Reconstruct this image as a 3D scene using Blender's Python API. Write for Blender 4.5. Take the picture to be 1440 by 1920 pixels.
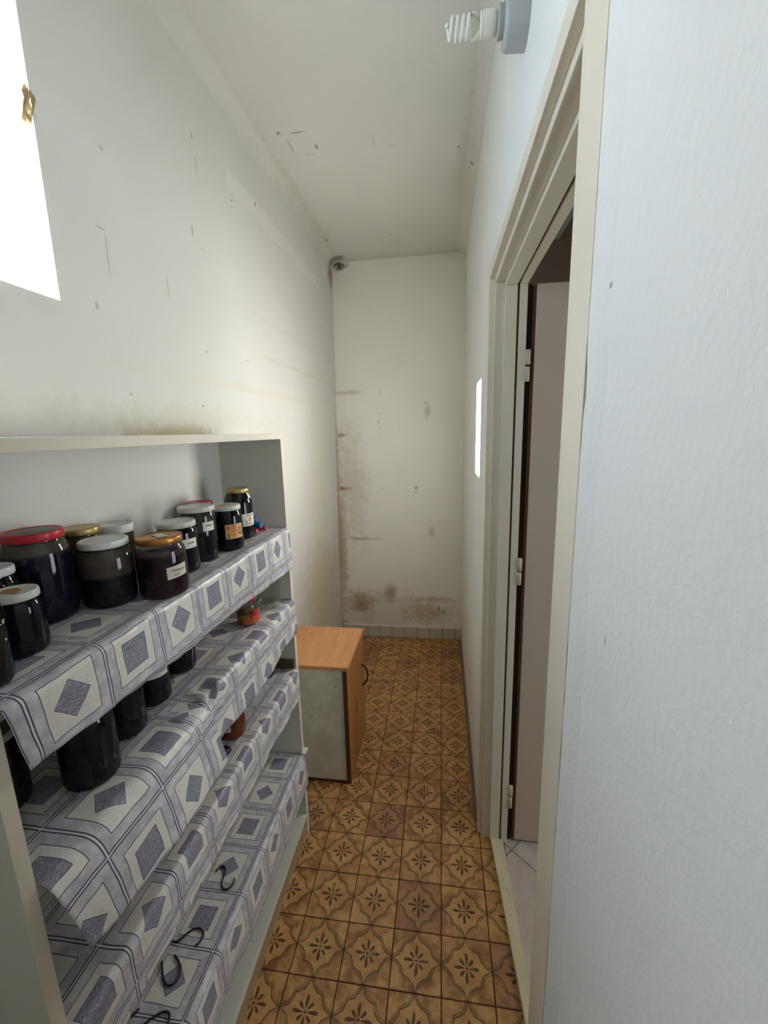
import bpy, bmesh, math, random
from mathutils import Vector, Matrix, noise

for o in list(bpy.data.objects):
    bpy.data.objects.remove(o)
S = bpy.context.scene
C = S.collection
rnd = random.Random(7)

# ------------------------------------------------------------------ camera
CAM = Vector((-0.00296, -0.89785, 1.57532))
YAW, PITCH, ROLL, FPX = math.radians(8.0229), math.radians(10.9307), math.radians(-1.3990), 775.76
cy, sy, cp, sp = math.cos(YAW), math.sin(YAW), math.cos(PITCH), math.sin(PITCH)
fwd = Vector((-sy * cp, cy * cp, -sp)); r0 = Vector((cy, sy, 0)); u0 = r0.cross(fwd)
right = math.cos(ROLL) * r0 + math.sin(ROLL) * u0
up = -math.sin(ROLL) * r0 + math.cos(ROLL) * u0
cam = bpy.data.cameras.new('camera'); camo = bpy.data.objects.new('camera', cam); C.objects.link(camo)
cam.sensor_fit = 'HORIZONTAL'; cam.sensor_width = 36; cam.lens = FPX / 1440 * 36
cam.clip_start = 0.02; cam.clip_end = 200
m3 = Matrix((right, up, -fwd)).transposed()
camo.matrix_world = Matrix.Translation(CAM) @ m3.to_4x4()
S.camera = camo

# ------------------------------------------------------------------ light
S.view_settings.view_transform = 'Standard'
S.view_settings.look = 'None'
S.view_settings.gamma = 1
S.view_settings.use_curve_mapping = False
S.view_settings.exposure = 0.12
try:
    S.cycles.use_denoising = True
    S.cycles.max_bounces = 12; S.cycles.diffuse_bounces = 6; S.cycles.use_adaptive_sampling = True; S.cycles.adaptive_threshold = 0.04; S.cycles.transparent_max_bounces = 16
    S.cycles.sample_clamp_indirect = 0
    S.cycles.use_guiding = True; S.cycles.use_surface_guiding = True; S.cycles.guiding_training_samples = 64
except Exception:
    pass
SKY_COL, SKY_STR = (0.50, 0.70, 1.0), 12.5
SUN_STR = 290.0
HALL = (-0.50, 0.30, 0.75, 1.70)          # added unseen window of the next room, for more daylight: y0, y1, z0, z1
w = bpy.data.worlds.new('World'); S.world = w; w.use_nodes = True
bg = w.node_tree.nodes['Background']
bg.inputs[0].default_value = (*SKY_COL, 1); bg.inputs[1].default_value = SKY_STR
sl = bpy.data.lights.new('sun', 'SUN'); so = bpy.data.objects.new('sun', sl); C.objects.link(so)
sl.energy = SUN_STR; sl.angle = math.radians(0.6); sl.color = (1.0, 0.955, 0.95)
so.rotation_euler = Vector((1.0, 1.23, -0.505)).to_track_quat('-Z', 'Y').to_euler()
so.location = (-3, -3.5, 4)

def portal(name, loc, direction, sx, sz):
    l = bpy.data.lights.new(name, 'AREA'); l.shape = 'RECTANGLE'; l.size = sx; l.size_y = sz
    l.cycles.is_portal = True
    o = bpy.data.objects.new(name, l); C.objects.link(o); o.location = loc
    o.rotation_euler = Vector(direction).to_track_quat('-Z', 'Y').to_euler()
portal('hall_portal', (2.12, (HALL[0] + HALL[1]) / 2, (HALL[2] + HALL[3]) / 2), (-1, 0, 0), HALL[1] - HALL[0], HALL[3] - HALL[2])
portal('window_portal', (-0.93, -0.34, 2.09), (1, 0, 0), 0.46, 0.5)

# ------------------------------------------------------------------ material builder
class V:
    """a float node socket with arithmetic"""
    def __init__(s, g, x): s.g, s.x = g, x
    def _m(s, op, *a, clamp=False): return s.g.math(op, s, *a, clamp=clamp)
    def __add__(s, o): return s._m('ADD', o)
    __radd__ = __add__
    def __sub__(s, o): return s._m('SUBTRACT', o)
    def __rsub__(s, o): return s.g.math('SUBTRACT', o, s)
    def __mul__(s, o): return s._m('MULTIPLY', o)
    __rmul__ = __mul__
    def __truediv__(s, o): return s._m('DIVIDE', o)
    def __neg__(s): return s._m('MULTIPLY', -1.0)
    def abs(s): return s._m('ABSOLUTE')
    def fract(s): return s._m('FRACT')
    def floor(s): return s._m('FLOOR')
    def sin(s): return s._m('SINE')
    def sqrt(s): return s._m('SQRT')
    def min(s, o): return s._m('MINIMUM', o)
    def max(s, o): return s._m('MAXIMUM', o)
    def lt(s, o): return s._m('LESS_THAN', o)
    def gt(s, o): return s._m('GREATER_THAN', o)
    def inv(s): return 1.0 - s
    def clamp(s): return s.g.math('ADD', s, 0.0, clamp=True)
    def step(s, a, b):  # smoothstep a..b -> 0..1
        return s.g.remap(s, a, b)

class G:
    def __init__(g, name):
        g.m = bpy.data.materials.new(name); g.m.use_nodes = True
        g.t = g.m.node_tree; g.n = g.t.nodes; g.n.clear()
        g.out = g.n.new('ShaderNodeOutputMaterial')
    def link(g, a, b):
        if isinstance(a, V): a = a.x
        if hasattr(a, 'is_output'): g.t.links.new(a, b)
        elif isinstance(a, (tuple, list)):
            b.default_value = tuple(a) + ((1.0,) if len(a) == 3 and len(b.default_value) == 4 else ())
        else: b.default_value = a
    def math(g, op, *a, clamp=False):
        n = g.n.new('ShaderNodeMath'); n.operation = op; n.use_clamp = clamp
        for i, x in enumerate(a): g.link(x, n.inputs[i])
        return V(g, n.outputs[0])
    def remap(g, x, a, b):
        n = g.n.new('ShaderNodeMapRange'); n.interpolation_type = 'SMOOTHSTEP'
        g.link(x, n.inputs[0]); n.inputs[1].default_value = a; n.inputs[2].default_value = b
        return V(g, n.outputs[0])
    def sep(g, vec):
        n = g.n.new('ShaderNodeSeparateXYZ'); g.link(vec, n.inputs[0])
        return [V(g, o) for o in n.outputs]
    def comb(g, x, y, z=0.0):
        n = g.n.new('ShaderNodeCombineXYZ')
        for i, q in enumerate((x, y, z)): g.link(q, n.inputs[i])
        return n.outputs[0]
    def pos(g): return g.n.new('ShaderNodeNewGeometry').outputs['Position']
    def obj(g): return g.n.new('ShaderNodeTexCoord').outputs['Object']
    def uv(g): return g.n.new('ShaderNodeTexCoord').outputs['UV']
    def rand(g): return V(g, g.n.new('ShaderNodeObjectInfo').outputs['Random'])
    def noise(g, vec, scale, detail=4.0, rough=0.55, dist=0.0, w=None):
        n = g.n.new('ShaderNodeTexNoise')
        if w is not None:
            n.noise_dimensions = '4D'; g.link(w, n.inputs['W'])
        g.link(vec, n.inputs['Vector']); n.inputs['Scale'].default_value = scale
        n.inputs['Detail'].default_value = detail; n.inputs['Roughness'].default_value = rough
        n.inputs['Distortion'].default_value = dist
        return V(g, n.outputs['Fac'])
    def voro(g, vec, scale, feature='F1'):
        n = g.n.new('ShaderNodeTexVoronoi'); n.feature = feature
        g.link(vec, n.inputs['Vector']); n.inputs['Scale'].default_value = scale
        return V(g, n.outputs['Distance'])
    def mapping(g, vec, scale=(1, 1, 1), rot=(0, 0, 0), loc=(0, 0, 0)):
        n = g.n.new('ShaderNodeMapping'); g.link(vec, n.inputs[0])
        n.inputs['Scale'].default_value = scale; n.inputs['Rotation'].default_value = rot
        n.inputs['Location'].default_value = loc
        return n.outputs[0]
    def mix(g, f, a, b):
        n = g.n.new('ShaderNodeMix'); n.data_type = 'RGBA'; n.clamp_factor = True
        g.link(f, n.inputs['Factor']); g.link(a, n.inputs['A'] if False else n.inputs[6]); g.link(b, n.inputs[7])
        return n.outputs[2]
    def surf(g, color, rough=0.6, metal=0.0, bump=None, bs=0.1, bd=0.01, spec=0.5, coat=0.0):
        p = g.n.new('ShaderNodeBsdfPrincipled')
        g.link(color, p.inputs['Base Color']); g.link(rough, p.inputs['Roughness']); g.link(metal, p.inputs['Metallic'])
        p.inputs['Specular IOR Level'].default_value = spec
        p.inputs['Coat Weight'].default_value = coat
        if bump is not None:
            b = g.n.new('ShaderNodeBump'); g.link(bump, b.inputs['Height'])
            b.inputs['Strength'].default_value = bs; b.inputs['Distance'].default_value = bd
            g.t.links.new(b.outputs[0], p.inputs['Normal'])
        g.t.links.new(p.outputs[0], g.out.inputs[0])
        g.p = p
        return g.m

def srgb(r, g_, b):
    f = lambda c: (c / 255 / 12.92) if c / 255 <= 0.04045 else ((c / 255 + 0.055) / 1.055) ** 2.4
    return (f(r), f(g_), f(b))

def plain(name, col, rough=0.5, metal=0.0, var=0.06, scale=30, bs=0.0, spec=0.5, coat=0.0):
    g = G(name); p = g.obj()
    n = g.noise(p, scale)
    a = tuple(c * (1 - var) for c in col); b = tuple(min(1, c * (1 + var)) for c in col)
    return g.surf(g.mix(n, a, b), rough, metal, bump=n if bs else None, bs=bs, bd=0.002, spec=spec, coat=coat)

WHITE = srgb(229, 228, 221)
def wall_mat(name, ax, blobs=(), dots=(), streaks=(), base=WHITE, bump=0.25):
    """ax: the two world axes of the wall plane. blobs: (cx, cy, rx, ry, colour, strength, breakup)"""
    g = G(name); P = g.pos(); xyz = g.sep(P)
    a, b = xyz[ax[0]], xyz[ax[1]]
    n1 = g.noise(P, 2.2, 2); n2 = g.noise(P, 14, 4, 0.6); n3 = g.noise(P, 130, 2); n4 = g.noise(P, 34, 5, 0.72, 0.6)
    col = g.mix(n1.step(0.3, 0.75), tuple(c * 0.955 for c in base), base)
    col = g.mix(n2.step(0.55, 0.8) * 0.12, col, tuple(c * 0.86 for c in base))
    for (cx, cz, rx, rz, c, st, br) in blobs:
        d = (((a - cx) / rx) * ((a - cx) / rx) + ((b - cz) / rz) * ((b - cz) / rz)).sqrt() + (n2 - 0.5) * br * 0.9 + (n1 - 0.5) * br * 0.6 + (n4 - 0.5) * br * 1.5
        col = g.mix(d.step(1.2, 0.1) * min(1, st * 1.25), col, c)
    for (cx, cz, hx, hz, c, st) in streaks:   # soft edged rectangles: repaired plaster, tide lines
        d = ((a - cx).abs() - hx).max((b - cz).abs() - hz) + (n2 - 0.5) * 0.04 + (n4 - 0.5) * 0.03
        col = g.mix(d.step(0.008, -0.006) * st, col, c)
    for (cx, cz, rx, rz, c) in dots:
        d = (((a - cx) / rx) * ((a - cx) / rx) + ((b - cz) / rz) * ((b - cz) / rz)) + (n3 - 0.5) * 1.2
        col = g.mix(d.step(0.9, 0.25) * 0.55, col, c)
    return g.surf(col, 0.75, bump=n3 * 0.45 + n2 * 0.35 + n1 * 0.6, bs=bump, bd=0.004, spec=0.25)

DK = srgb(70, 66, 60); BR = srgb(142, 112, 62); GY = srgb(165, 155, 138); DKB = srgb(52, 50, 60)
M = {}
M['wall_back'] = wall_mat('plaster_back', (0, 2), base=srgb(240, 238, 230),
    blobs=[(-0.63, 0.285, 0.12, 0.10, BR, .62, 1.1), (-0.62, 0.24, 0.06, 0.06, srgb(120, 92, 45), .6, 1.4),
           (-0.384, 0.36, 0.06, 0.09, srgb(150, 138, 118), .65, .8), (-0.08, 0.22, 0.22, 0.12, srgb(190, 172, 138), .6, 1.0),
           (-0.76, 0.7, 0.06, 0.75, srgb(178, 158, 118), .6, 1.3), (-0.66, 1.2, 0.14, 0.5, srgb(200, 192, 170), .5, 1.2),
           (-0.45, 0.22, 0.42, 0.20, srgb(196, 182, 150), .5, .9), (-0.1, 1.71, 0.03, 0.06, srgb(195, 192, 182), .6, .5),
           (-0.72, 1.56, 0.05, 0.02, srgb(160, 140, 100), .6, .9), (-0.72, 1.172, 0.06, 0.02, srgb(150, 122, 75), .7, .8),
           (-0.66, 1.855, 0.12, 0.02, srgb(196, 186, 165), .6, .8), (-0.6, 0.79, 0.18, 0.015, srgb(175, 160, 130), .5, .8),
           (-0.70, 2.69, 0.075, 0.045, srgb(105, 92, 72), .9, 1.6), (-0.07, 0.85, 0.03, 0.05, srgb(195, 188, 172), .6, .6),
           (-0.06, 0.32, 0.2, 0.03, srgb(170, 150, 112), .45, 1.2), (0.005, 0.275, 0.085, 0.05, srgb(236, 232, 222), .9, 1.3)],
    streaks=[(-0.41, 0.19, 0.105, 0.09, srgb(226, 222, 212), .75)],
    dots=[(-0.184, 1.172, 0.013, 0.016, srgb(105, 88, 55)), (-0.184, 1.14, 0.006, 0.006, DK), (-0.112, 1.772, 0.007, 0.008, DK),
          (-0.428, 1.86, 0.005, 0.006, DK), (-0.428, 1.845, 0.006, 0.006, DK), (-0.44, 1.70, 0.014, 0.003, GY),
          (-0.447, 1.645, 0.006, 0.01, DK), (-0.44, 1.60, 0.005, 0.005, DK), (-0.437, 1.57, 0.004, 0.004, DK), (-0.43, 1.17, 0.005, 0.005, DK),
          (0.022, 0.219, 0.014, 0.016, srgb(85, 70, 45)), (-0.02, 0.245, 0.012, 0.03, srgb(120, 110, 90)),
          (0.02, 0.3, 0.045, 0.004, srgb(120, 110, 90)), (-0.06, 0.205, 0.06, 0.004, srgb(130, 118, 95)), (-0.2, 0.305, 0.07, 0.004, srgb(160, 148, 122))])
M['wall_left'] = wall_mat('plaster_left', (1, 2), base=srgb(217, 216, 209),
    blobs=[(1.6, 0.5, 0.55, 0.55, srgb(196, 184, 152), .6, 1.2), (2.06, 0.9, 0.05, 0.9, srgb(165, 140, 90), .6, 1.4),
           (0.2, 1.585, 0.24, 0.03, srgb(192, 178, 140), .8, 1.3), (1.6, 1.3, 0.4, 0.5, srgb(212, 206, 188), .5, 1.0),
           (2.05, 2.62, 0.12, 0.10, srgb(140, 124, 98), .7, 1.6), (0.30, 1.63, 0.7, 0.05, srgb(205, 200, 184), .5, 1.4),
           (0.9, 1.75, 1.0, 0.02, srgb(212, 206, 190), .5, 1.0)],
    streaks=[(1.2, 2.455, 0.56, 0.03, srgb(232, 230, 222), .4), (1.45, 1.9, 0.6, 0.006, srgb(205, 198, 182), .5), (1.35, 2.05, 0.7, 0.003, srgb(210, 206, 196), .5)],
    dots=[(0.863, 2.476, 0.008, 0.012, DKB), (0.658, 2.39, 0.012, 0.004, DK), (0.66, 2.37, 0.004, 0.006, DK), (1.70, 2.46, 0.010, 0.008, DK),
          (0.388, 2.18, 0.004, 0.022, DK), (0.41, 1.84, 0.005, 0.006, DK), (0.44, 2.15, 0.004, 0.004, DK), (0.44, 2.38, 0.004, 0.03, GY), (0.43, 2.45, 0.004, 0.01, DK),
          (0.05, 2.2, 0.008, 0.005, GY), (-0.02, 1.86, 0.006, 0.012, GY), (0.7, 1.86, 0.005, 0.005, DK), (0.24, 1.98, 0.003, 0.04, GY), (0.03, 1.98, 0.003, 0.06, GY),
          (0.02, 2.03, 0.02, 0.003, GY), (0.36, 1.67, 0.01, 0.003, DK), (0.05, 1.68, 0.008, 0.004, GY), (0.9, 1.98, 0.004, 0.005, GY), (1.1, 2.1, 0.004, 0.01, GY), (1.9, 2.3, 0.006, 0.02, GY)])
M['wall_right'] = wall_mat('plaster_right', (1, 2),
    blobs=[(1.3, 0.06, 0.9, 0.05, srgb(200, 188, 160), .7, 1.2), (1.95, 1.2, 0.06, 1.2, srgb(205, 196, 176), .4, 1.2)],
    dots=[(1.434, 1.516, 0.01, 0.01, DK), (0.70, 1.66, 0.006, 0.02, DK), (-0.47, 1.70, 0.003, 0.004, DK), (1.9, 1.38, 0.01, 0.01, GY), (1.05, 2.5, 0.01, 0.006, DK),
          (1.0, 2.62, 0.006, 0.03, GY), (1.5, 1.42, 0.012, 0.01, GY), (-0.52, 1.38, 0.003, 0.005, GY)], base=srgb(230, 231, 228), bump=0.42)
M['ceiling'] = wall_mat('plaster_ceiling', (0, 1),
    blobs=[(-0.70, 2.02, 0.08, 0.07, srgb(110, 98, 78), .9, 1.6), (-0.70, 1.5, 0.05, 0.7, srgb(196, 192, 180), .5, 1.2),
           (0.10, 1.1, 0.06, 0.5, srgb(205, 202, 192), .6, 1.2), (-0.2, 2.05, 0.7, 0.05, srgb(205, 202, 192), .5, 1.0)],
    dots=[(-0.62, 0.852, 0.010, 0.012, DK), (-0.60, 0.93, 0.006, 0.05, GY), (-0.55, 0.86, 0.04, 0.005, DK), (-0.50, 0.95, 0.008, 0.02, DK), (-0.54, 0.99, 0.03, 0.004, GY),
          (0.063, 1.05, 0.008, 0.008, DK), (0.123, 1.146, 0.010, 0.012, DK), (-0.27, 0.95, 0.003, 0.05, GY), (-0.2, 1.0, 0.03, 0.003, GY), (-0.3, 1.75, 0.008, 0.006, DK), (-0.68, 1.75, 0.01, 0.02, DK)],
    base=srgb(219, 218, 211))
M['plain_wall'] = wall_mat('plaster_plain', (0, 2))
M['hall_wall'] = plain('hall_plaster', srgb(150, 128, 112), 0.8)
M['frame'] = plain('cream_gloss_paint', srgb(228, 221, 203), 0.32, var=0.05, scale=9, bs=0.05)
M['frame_bare'] = plain('bare_brown_wood', srgb(96, 55, 30), 0.6, var=0.2, scale=40)
M['dark_gap'] = plain('dark_gap_tone', srgb(40, 26, 20), 0.8)
M['leaf'] = plain('door_leaf_paint', srgb(202, 186, 170), 0.4, var=0.04, scale=5)
M['mortar'] = plain('grey_mortar', srgb(120, 112, 100), 0.9, var=0.25, scale=60, bs=0.4)
M['grout'] = plain('red_brown_grout', srgb(72, 38, 24), 0.9, var=0.2, scale=80)
M['laminate'] = plain('grey_white_laminate', srgb(214, 212, 203), 0.42, var=0.04, scale=5)
M['lam_edge'] = plain('cream_edge_band', srgb(216, 207, 190), 0.5, var=0.05, scale=12)
M['batten'] = plain('brown_batten', srgb(92, 70, 48), 0.6, var=0.15)
M['porcelain'] = plain('grey_plastic', srgb(176, 180, 178), 0.25, var=0.03)
M['ballast'] = plain('ivory_plastic', srgb(226, 224, 210), 0.3, var=0.02)
M['tube'] = plain('white_glass_tube', srgb(240, 238, 228), 0.12, var=0.01)
M['white_lid'] = plain('white_enamel', srgb(214, 216, 214), 0.3, var=0.05, scale=60)
M['white_plastic'] = plain('white_plastic', srgb(220, 220, 216), 0.45, var=0.03)
M['paper'] = plain('label_paper', srgb(216, 206, 190), 0.8, var=0.04)
M['paper_white'] = plain('white_label_paper', srgb(226, 222, 212), 0.8, var=0.03)
M['ink'] = plain('ink', srgb(70, 68, 80), 0.8)
M['ink_dark'] = plain('dark_ink', srgb(40, 38, 30), 0.8)
M['orange_paper'] = plain('orange_label_paper', srgb(224, 172, 116), 0.7, var=0.06)
M['orange_ink'] = plain('orange_ink', srgb(214, 104, 52), 0.7)
M['navy_ink'] = plain('navy_ink', srgb(40, 36, 74), 0.7)
M['yellow_ink'] = plain('yellow_ink', srgb(222, 160, 44), 0.7)
M['red_paper'] = plain('red_label_paper', srgb(206, 62, 44), 0.6, var=0.15, scale=50)
M['red_paper_dark'] = plain('dark_red_label_paper', srgb(150, 30, 26), 0.6)
M['green_ink'] = plain('green_print', srgb(60, 84, 48), 0.5, var=0.3, scale=80)
M['gold'] = plain('gold_lacquer', srgb(186, 164, 112), 0.36, metal=0.7, var=0.18, scale=45)
M['copper_gold'] = plain('worn_gold_lacquer', srgb(186, 132, 66), 0.36, metal=0.85, var=0.35, scale=45)
M['red_lid'] = plain('red_enamel', srgb(186, 34, 46), 0.35, var=0.1, scale=60)
M['lid_grey'] = plain('dull_lid_print', srgb(120, 122, 110), 0.5, var=0.25, scale=50)
M['lid_tan'] = plain('tan_lid_print', srgb(196, 176, 138), 0.5, var=0.2, scale=60)
M['kraft'] = plain('brown_paper', srgb(160, 118, 72), 0.8, var=0.15, scale=90)
M['blue'] = plain('blue_plastic', srgb(34, 104, 168), 0.5)
M['red'] = plain('red_plastic', srgb(186, 40, 52), 0.5)
M['red_end'] = plain('pale_red_end', srgb(214, 84, 92), 0.5)
M['black'] = plain('black_rubber', srgb(22, 24, 27), 0.4)
M['wire'] = plain('black_wire', srgb(26, 26, 32), 0.4)
M['metal'] = plain('dull_steel', srgb(140, 138, 132), 0.35, metal=0.9)
M['hinge'] = plain('painted_hinge', srgb(205, 198, 184), 0.4)

M['skirting'] = plain('pale_glazed_tile', srgb(196, 190, 176), 0.4, var=0.08, scale=18)
M['skirting_joint'] = plain('skirting_joint', srgb(96, 86, 70), 0.9)
M['chip'] = plain('sandy_mortar', srgb(150, 128, 92), 0.9, var=0.4, scale=140, bs=0.6)
M['fibreboard'] = None

def lid_worn(name, base, spot):
    g = G(name); P = g.obj()
    n = g.noise(P, 55, 4, 0.6); n2 = g.noise(P, 130, 2)
    col = g.mix((n.step(0.60, 0.70) * n2.step(0.35, 0.6)) * 0.75, base, spot)
    return g.surf(col, 0.35)
M['white_lid_worn'] = lid_worn('worn_white_enamel', srgb(208, 207, 198), srgb(112, 104, 88))

# fibreboard with damp stains
g = G('pale_backing_board'); P = g.pos(); n = g.noise(P, 9, 6, 0.65); n2 = g.noise(P, 60, 3)
M['fibreboard'] = g.surf(g.mix(n.step(0.35, 0.75), srgb(196, 192, 178), srgb(222, 219, 207)), 0.7, bump=n2, bs=0.1, bd=0.002)
# shelf back panel
g = G('back_board'); P = g.pos(); n = g.noise(P, 6, 6, 0.65); n2 = g.noise(P, 40, 3)
col = g.mix(n.step(0.3, 0.7), srgb(186, 182, 172), srgb(205, 202, 194))
col = g.mix((g.noise(P, 3.0, 4)).step(0.55, 0.75) * 0.35, col, srgb(176, 164, 142))
M['back_board'] = g.surf(col, 0.6, bump=n2, bs=0.05, bd=0.002)
# beech veneer
def veneer(name, c1, c2, scale):
    g = G(name); P = g.pos()
    mp = g.mapping(P, scale=scale)
    n = g.noise(mp, 1.0, 6, 0.6, 0.4); f = g.noise(mp, 6.0, 3, 0.7)
    return g.surf(g.mix((n * 0.6 + f * 0.4).step(0.3, 0.7), c1, c2), 0.42, bump=f, bs=0.04, bd=0.002)
M['beech_top'] = veneer('beech_veneer_top', srgb(196, 134, 82), srgb(216, 158, 104), (60, 5, 40))
M['beech_door'] = veneer('beech_veneer_door', srgb(176, 116, 66), srgb(198, 140, 86), (30, 60, 4))
M['beech_dark'] = veneer('dark_edge_band', srgb(74, 42, 24), srgb(98, 58, 34), (40, 40, 5))

# terracotta floor tile with a stencilled flower inside scalloped lines (local coordinates, 15 cm)
def tile_material():
    g = G('patterned_floor_tile'); o = g.obj(); R = g.rand()
    x, y, z = g.sep(o)
    off = g.comb(R * 37.0, R * 91.0, R * 13.0)
    va = g.n.new('ShaderNodeVectorMath'); va.operation = 'ADD'; g.link(o, va.inputs[0]); g.link(off, va.inputs[1])
    P = va.outputs[0]
    wob = g.noise(P, 55, 3, 0.6) - 0.5; wob2 = g.noise(P, 60, 3, 0.6, w=R * 5.0 + 3.0) - 0.5
    X = x / 0.075 + wob * 0.10; Y = y / 0.075 + wob2 * 0.10
    a, b = X.abs(), Y.abs()
    u = a - b; sm = a + b
    # ogee: two scallops per side, pulled towards the centre, with a little jog at their meeting
    L = sm - 1.0 + (u * math.pi).sin().abs() * 0.16
    fade = g.noise(P, 24, 3)
    line1 = (L - 0.01).abs().step(0.056, 0.026) * fade.step(0.12, 0.42)
    line2 = (L - 0.125).abs().step(0.042, 0.018) * fade.step(0.22, 0.55) * 0.85
    jog = ((u.abs() - 0.05).abs().step(0.05, 0.02) * (L - 0.08).abs().step(0.09, 0.06)) * 0.7
    # flower
    def petal(p, q, l0, l1, wd):
        t = (p - (l0 + l1) / 2) / ((l1 - l0) / 2)
        wdt = (q / (wd * (0.72 + 0.28 * t)))
        return (t * t + wdt * wdt)
    pa = petal(a, b, 0.07, 0.50, 0.075).min(petal(b, a, 0.07, 0.50, 0.075))
    k = 0.7071
    dd = petal((a + b) * k, (a - b) * k, 0.10, 0.38, 0.075)
    core = (a * a + b * b).sqrt() / 0.055
    fl = pa.min(dd).min(core * core)
    flower = fl.step(1.15, 0.75) * fade.step(0.12, 0.42)
    m1 = g.noise(P, 20, 5, 0.65); m2 = g.noise(P, 70, 4, 0.6)
    outside = L.step(0.0, 0.06)
    light, mid, dark, rose = srgb(204, 158, 98), srgb(180, 130, 78), srgb(132, 86, 54), srgb(146, 98, 76)
    col = g.mix(m1.step(0.35, 0.7), light, mid)
    col = g.mix(outside * m1.step(0.38, 0.66) * (R * 0.6 + 0.3), col, dark)
    col = g.mix((R * 7.13).fract().step(0.72, 0.95) * (m1 * 0.5 + 0.35), col, rose)
    col = g.mix(m2.step(0.58, 0.75) * 0.45, col, dark)
    ink = g.mix(m2, srgb(74, 56, 32), srgb(104, 82, 48))
    col = g.mix((line1.max(line2).max(jog)) * 0.85, col, ink)
    col = g.mix(flower * 0.88, col, srgb(62, 40, 26))
    return g.surf(col, m1 * 0.2 + 0.38, bump=m2, bs=0.05, bd=0.001, spec=0.4)
M['tile'] = tile_material()
# pale marbled tile of the next room
g = G('marbled_grey_tile'); P = g.obj(); n = g.noise(P, 7, 6, 0.65, 1.2)
M['hall_tile'] = g.surf(g.mix(n.step(0.35, 0.7), srgb(196, 180, 170), srgb(214, 202, 194)), 0.3)
M['hall_grout'] = plain('hall_grout', srgb(92, 76, 64), 0.9)

# oilcloth: printed squares with ruled double lines (uv in units of one 12.5 cm repeat)
def cloth_material():
    g = G('printed_oilcloth'); u, v, _ = g.sep(g.uv())
    P = g.uv()
    fu, fv = u.fract(), v.fract()
    du, dv = fu.min(1.0 - fu), fv.min(1.0 - fv)
    d = du.min(dv)
    cloud = g.noise(P, 5.0, 5, 0.6); fine = g.noise(P, 28, 4, 0.65)
    band = g.mix(cloud.step(0.3, 0.72), srgb(174, 169, 178), srgb(214, 209, 212))
    cream = g.mix(fine.step(0.3, 0.7), srgb(212, 207, 199), srgb(229, 225, 217))
    line = srgb(78, 72, 98)
    inner = d.gt(0.165)
    col = g.mix(inner, band, cream)
    col = g.mix(fine.step(0.56, 0.72) * 0.25, col, srgb(152, 149, 158))
    col = g.mix((d - 0.165).abs().lt(0.0055), col, line)
    px, py = (fu - 0.5).abs(), (fv - 0.5).abs()
    par = ((u.floor() + v.floor()) * 0.5).fract().gt(0.25)
    dia = (px + py) - 0.235
    sq = px.max(py) - 0.205
    mot = dia + (sq - dia) * par
    # scrollwork inside the motif
    wv = g.n.new('ShaderNodeTexWave'); wv.wave_type = 'RINGS'; g.link(P, wv.inputs[0])
    wv.inputs['Scale'].default_value = 7.0; wv.inputs['Distortion'].default_value = 9.0; wv.inputs['Detail'].default_value = 2.0
    wv.inputs['Detail Scale'].default_value = 2.2
    sc = V(g, wv.outputs['Fac'])
    mcol = g.mix(sc.step(0.62, 0.85) * 0.55, srgb(128, 126, 142), srgb(182, 181, 192))
    col = g.mix(mot.lt(0.0), col, mcol)
    col = g.mix(mot.abs().lt(0.006), col, srgb(98, 96, 116))
    dk = du.lt(0.030).max(dv.lt(0.030)); wh = du.lt(0.0115).max(dv.lt(0.0115))
    col = g.mix(dk, col, line); col = g.mix(wh, col, srgb(214, 213, 216))
    nb = g.noise(P, 3.0, 4, 0.6)
    return g.surf(col, 0.34, bump=nb + fine * 0.08, bs=0.25, bd=0.01, spec=0.5)
M['cloth'] = cloth_material()

# jar glass: thin clear shell that keeps mirror-like highlights
def glass(name, tint=(0.96, 0.98, 0.96), ior=1.45, extra=0.0):
    g = G(name)
    t = g.n.new('ShaderNodeBsdfTransparent'); t.inputs[0].default_value = (*tint, 1)
    gl = g.n.new('ShaderNodeBsdfGlossy'); gl.inputs['Roughness'].default_value = 0.03
    f = g.n.new('ShaderNodeLayerWeight'); f.inputs[0].default_value = 0.5
    fc = V(g, f.outputs['Facing'])
    fr = (fc * fc * fc * 0.75 + 0.06) if extra else (fc * fc * fc * fc * fc * 0.9 + 0.035)
    mx = g.n.new('ShaderNodeMixShader'); g.link(fr, mx.inputs[0])
    g.t.links.new(t.outputs[0], mx.inputs[1]); g.t.links.new(gl.outputs[0], mx.inputs[2])
    g.t.links.new(mx.outputs[0], g.out.inputs[0])
    return g.m
M['glass'] = glass('jar_glass')
M['glass_green'] = glass('greenish_jar_glass', (0.90, 0.92, 0.86), extra=1)
M['warm_filter'] = glass('warm_light_filter', (1.0, 0.90, 0.76))  # warm tint for daylight from the added window
M['pane'] = glass('window_glass', (0.97, 0.98, 0.98))

def preserve(name, low, high=None, level=None, rough=0.35):
    g, c, r = preserve_(name, low, high, level, rough); inner = g.surf(c, r, spec=0.1)
    g, c, r = preserve_(name + '_behind_glass', low, high, level, rough); wall = g.surf(c, r, spec=0.0, coat=0.75)
    g.p.inputs['Coat Roughness'].default_value = 0.04
    return inner, wall
def preserve_(name, low, high=None, level=None, rough=0.35):
    """dark contents; above LEVEL (local z, m) a film of dried juice on the glass"""
    g = G(name); P = g.obj(); z = g.sep(P)[2]
    n = g.noise(P, 45, 5, 0.65); n2 = g.noise(P, 14, 4)
    col = g.mix(n.step(0.4, 0.75), low, tuple(c * 1.8 + 0.002 for c in low))
    if high is not None:
        t = (z + (n2 - 0.5) * 0.006).step(level - 0.003, level + 0.004)
        hc = g.mix(n2.step(0.3, 0.7), high, tuple(c * 0.5 for c in high))
        col = g.mix(t, col, hc)
    return g, col, rough
BLK = srgb(17, 17, 22)
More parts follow.
